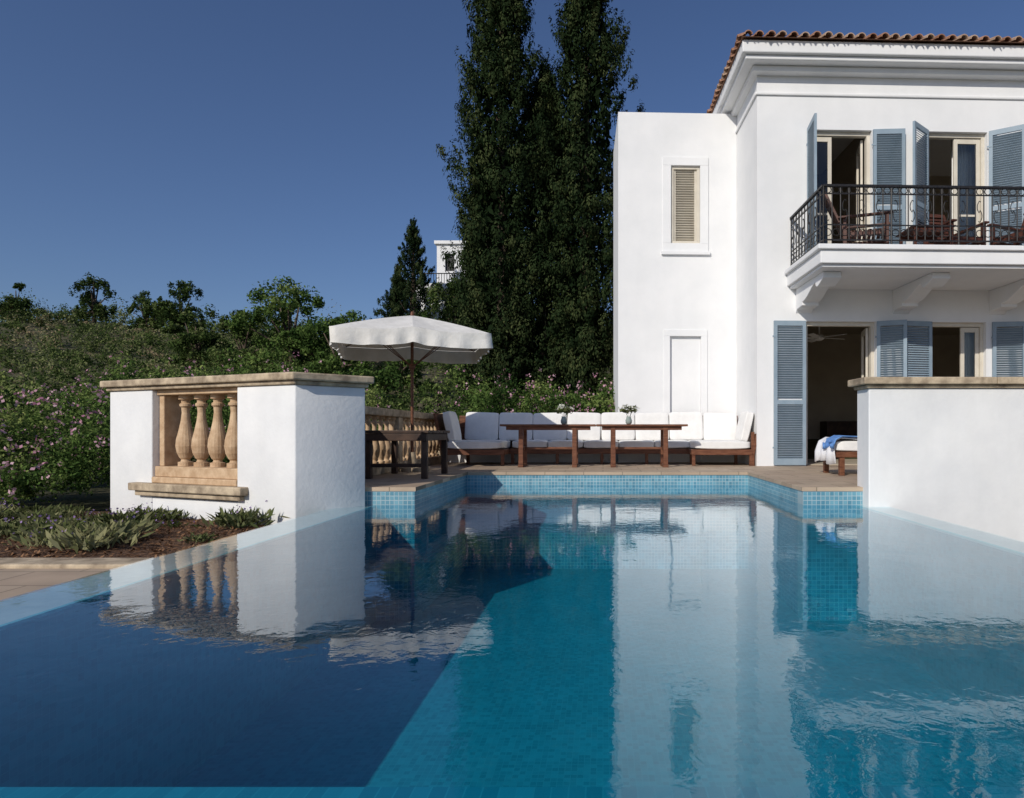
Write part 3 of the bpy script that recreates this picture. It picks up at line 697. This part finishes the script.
def blades(name,cl,mat,n,h0,h1,wd,spread):
    P=[];Nn=[];S_=[];sh=[];U_=[]
    for (x,y,s) in cl:
        k=int(n*s); a=rng.uniform(0,6.28,k); r=np.abs(rng.normal(0,spread*s,k)); L_=rng.uniform(h0,h1,k)*s
        out=np.stack([np.cos(a),np.sin(a),rng.uniform(.4,2.0,k)],1); out/=np.linalg.norm(out,axis=1,keepdims=True)
        base=np.stack([x+r*np.cos(a),y+r*np.sin(a),-.36+rng.uniform(0,.07,k)*s],1)
        P.append(base+out*L_[:,None]*.5); U_.append(out); Nn.append(unit(k)); S_.append(L_); sh.append(rng.uniform(.1,1.0)+rng.normal(0,.2,k))
    return leaves(name,np.concatenate(P),np.concatenate(Nn),np.concatenate(S_),np.concatenate(sh),mat,aspect=wd,up=np.concatenate(U_))
cl=[]
for i in range(190):
    y=rng.uniform(5.0,7.6); x=rng.uniform(-9.5,-3.3)
    if y> 7.76-.413*(x+5.98)-.15 and x>-6: continue
    if x>-3.4-(y-4.9)*.1 : continue
    if y<5.7 and rng.uniform()<.72: continue
    if x>-4.6 and rng.uniform()<.35: continue
    cl.append((x,y,rng.uniform(.35,1.25)))
blades('groundcover_plants',cl,L_COVER,300,.05,.15,.24,.12)
Fp=[]
for x,y,s in cl[::2]:
    k=12; c=np.array([x,y,-.36+.17*s]); Fp.append((c+rng.normal(0,1,(k,3))*np.array([.11,.11,.02]),unit(k),rng.uniform(.018,.032,k),rng.uniform(0,1,k)))
leaves('groundcover_blossoms',*cat(Fp),L_PURP,aspect=.9)
k=11000; P=np.stack([rng.uniform(-9,-2.98,k),rng.uniform(4.76,7.5,k),np.full(k,-.352)],1)
L_CHIP=leafmat('bark_chips',[(0,(.05,.022,.012)),(1,(.32,.18,.10))],0)
leaves('bark_mulch',P,np.array([0,0,1.])+rng.normal(0,.35,(k,3)),rng.uniform(.02,.06,k),rng.uniform(0,1,k),L_CHIP,aspect=.4)

# ---------------------------------------------------------------- distant villa
vz=float(hgt(np.array(-13.6),np.array(62.)))
V=empty('hillside_villa',(-13.9,62,vz)); mb=MB(); hz=18.8-vz
wall(mb,-2.2,3.5,-1,hz,0,.3,[(-1.4,-.5,hz-2.6,hz-.9),(.6,1.7,hz-2.9,hz-.7),(-1.4,-.2,hz-6.2,hz-4)])
mb.box(-2.2,3.5,.3,6,-1,hz); mb.box(-2.4,3.7,-.25,6.2,hz,hz+.3)
mb.box(-4.0,3.5,-1.4,-.01,hz-4.6,hz-4.1); mb.box(-3.9,-2.2,0,5,-1,hz-4.1); mb.box(-3.9,-3.5,-1.3,-.9,-1,hz-4.6)
mb.obj('walls',PLASTER,parent=V)
mb=MB()
for i in range(30): mb.path([(-3.9+i*.25,-1.35,hz-4.1),(-3.9+i*.25,-1.35,hz-3.2)],.03,4)
mb.box(-4,3.5,-1.4,-1.3,hz-3.2,hz-3.12); mb.box(-1.4,-.5,.25,.295,hz-2.6,hz-.9); mb.box(.6,1.7,.25,.295,hz-2.9,hz-.7); mb.obj('railing_and_windows',IRON,parent=V)

# ---------------------------------------------------------------- light, sky, camera
sd=Vector((-.885,-1.5,1)).normalized(); el=math.asin(sd.z); az=math.atan2(sd.x,sd.y)
w_=D.worlds.new("World"); C.world=w_; w_.use_nodes=True; nt=w_.node_tree; nt.nodes.clear()
o=nt.nodes.new('ShaderNodeOutputWorld'); bg=nt.nodes.new('ShaderNodeBackground'); sk=nt.nodes.new('ShaderNodeTexSky')
sk.sky_type='NISHITA'; sk.sun_disc=False; sk.sun_elevation=el; sk.sun_rotation=az; sk.air_density=1.0; sk.dust_density=1.0; sk.ozone_density=3.0
tint=N(nt,'ShaderNodeMix',data_type='RGBA',blend_type='MULTIPLY'); tint.inputs[0].default_value=1; tint.inputs[7].default_value=(.86,.94,1.16,1)
nt.links.new(sk.outputs[0],tint.inputs[6])
bg.inputs[1].default_value=.072; nt.links.new(tint.outputs[2],bg.inputs[0]); nt.links.new(bg.outputs[0],o.inputs[0])
sl=D.lights.new('sun','SUN'); sl.energy=3.2; sl.angle=math.radians(.5); sl.color=(1,.94,.84)
so=D.objects.new('sun',sl); so.rotation_euler=(-sd).to_track_quat('-Z','Y').to_euler(); so.location=(-20,-30,25); C.collection.objects.link(so)
cd=D.cameras.new('camera'); co=D.objects.new('camera',cd); C.collection.objects.link(co)
co.location=(0,0,.62); co.rotation_euler=(math.radians(90),0,0); cd.sensor_width=36; cd.lens=22.5
cd.shift_x=-.0889; cd.shift_y=.0322; cd.clip_start=.05; cd.clip_end=2000; C.camera=co
C.view_settings.view_transform='Standard'; C.view_settings.look='None'; C.view_settings.exposure=0
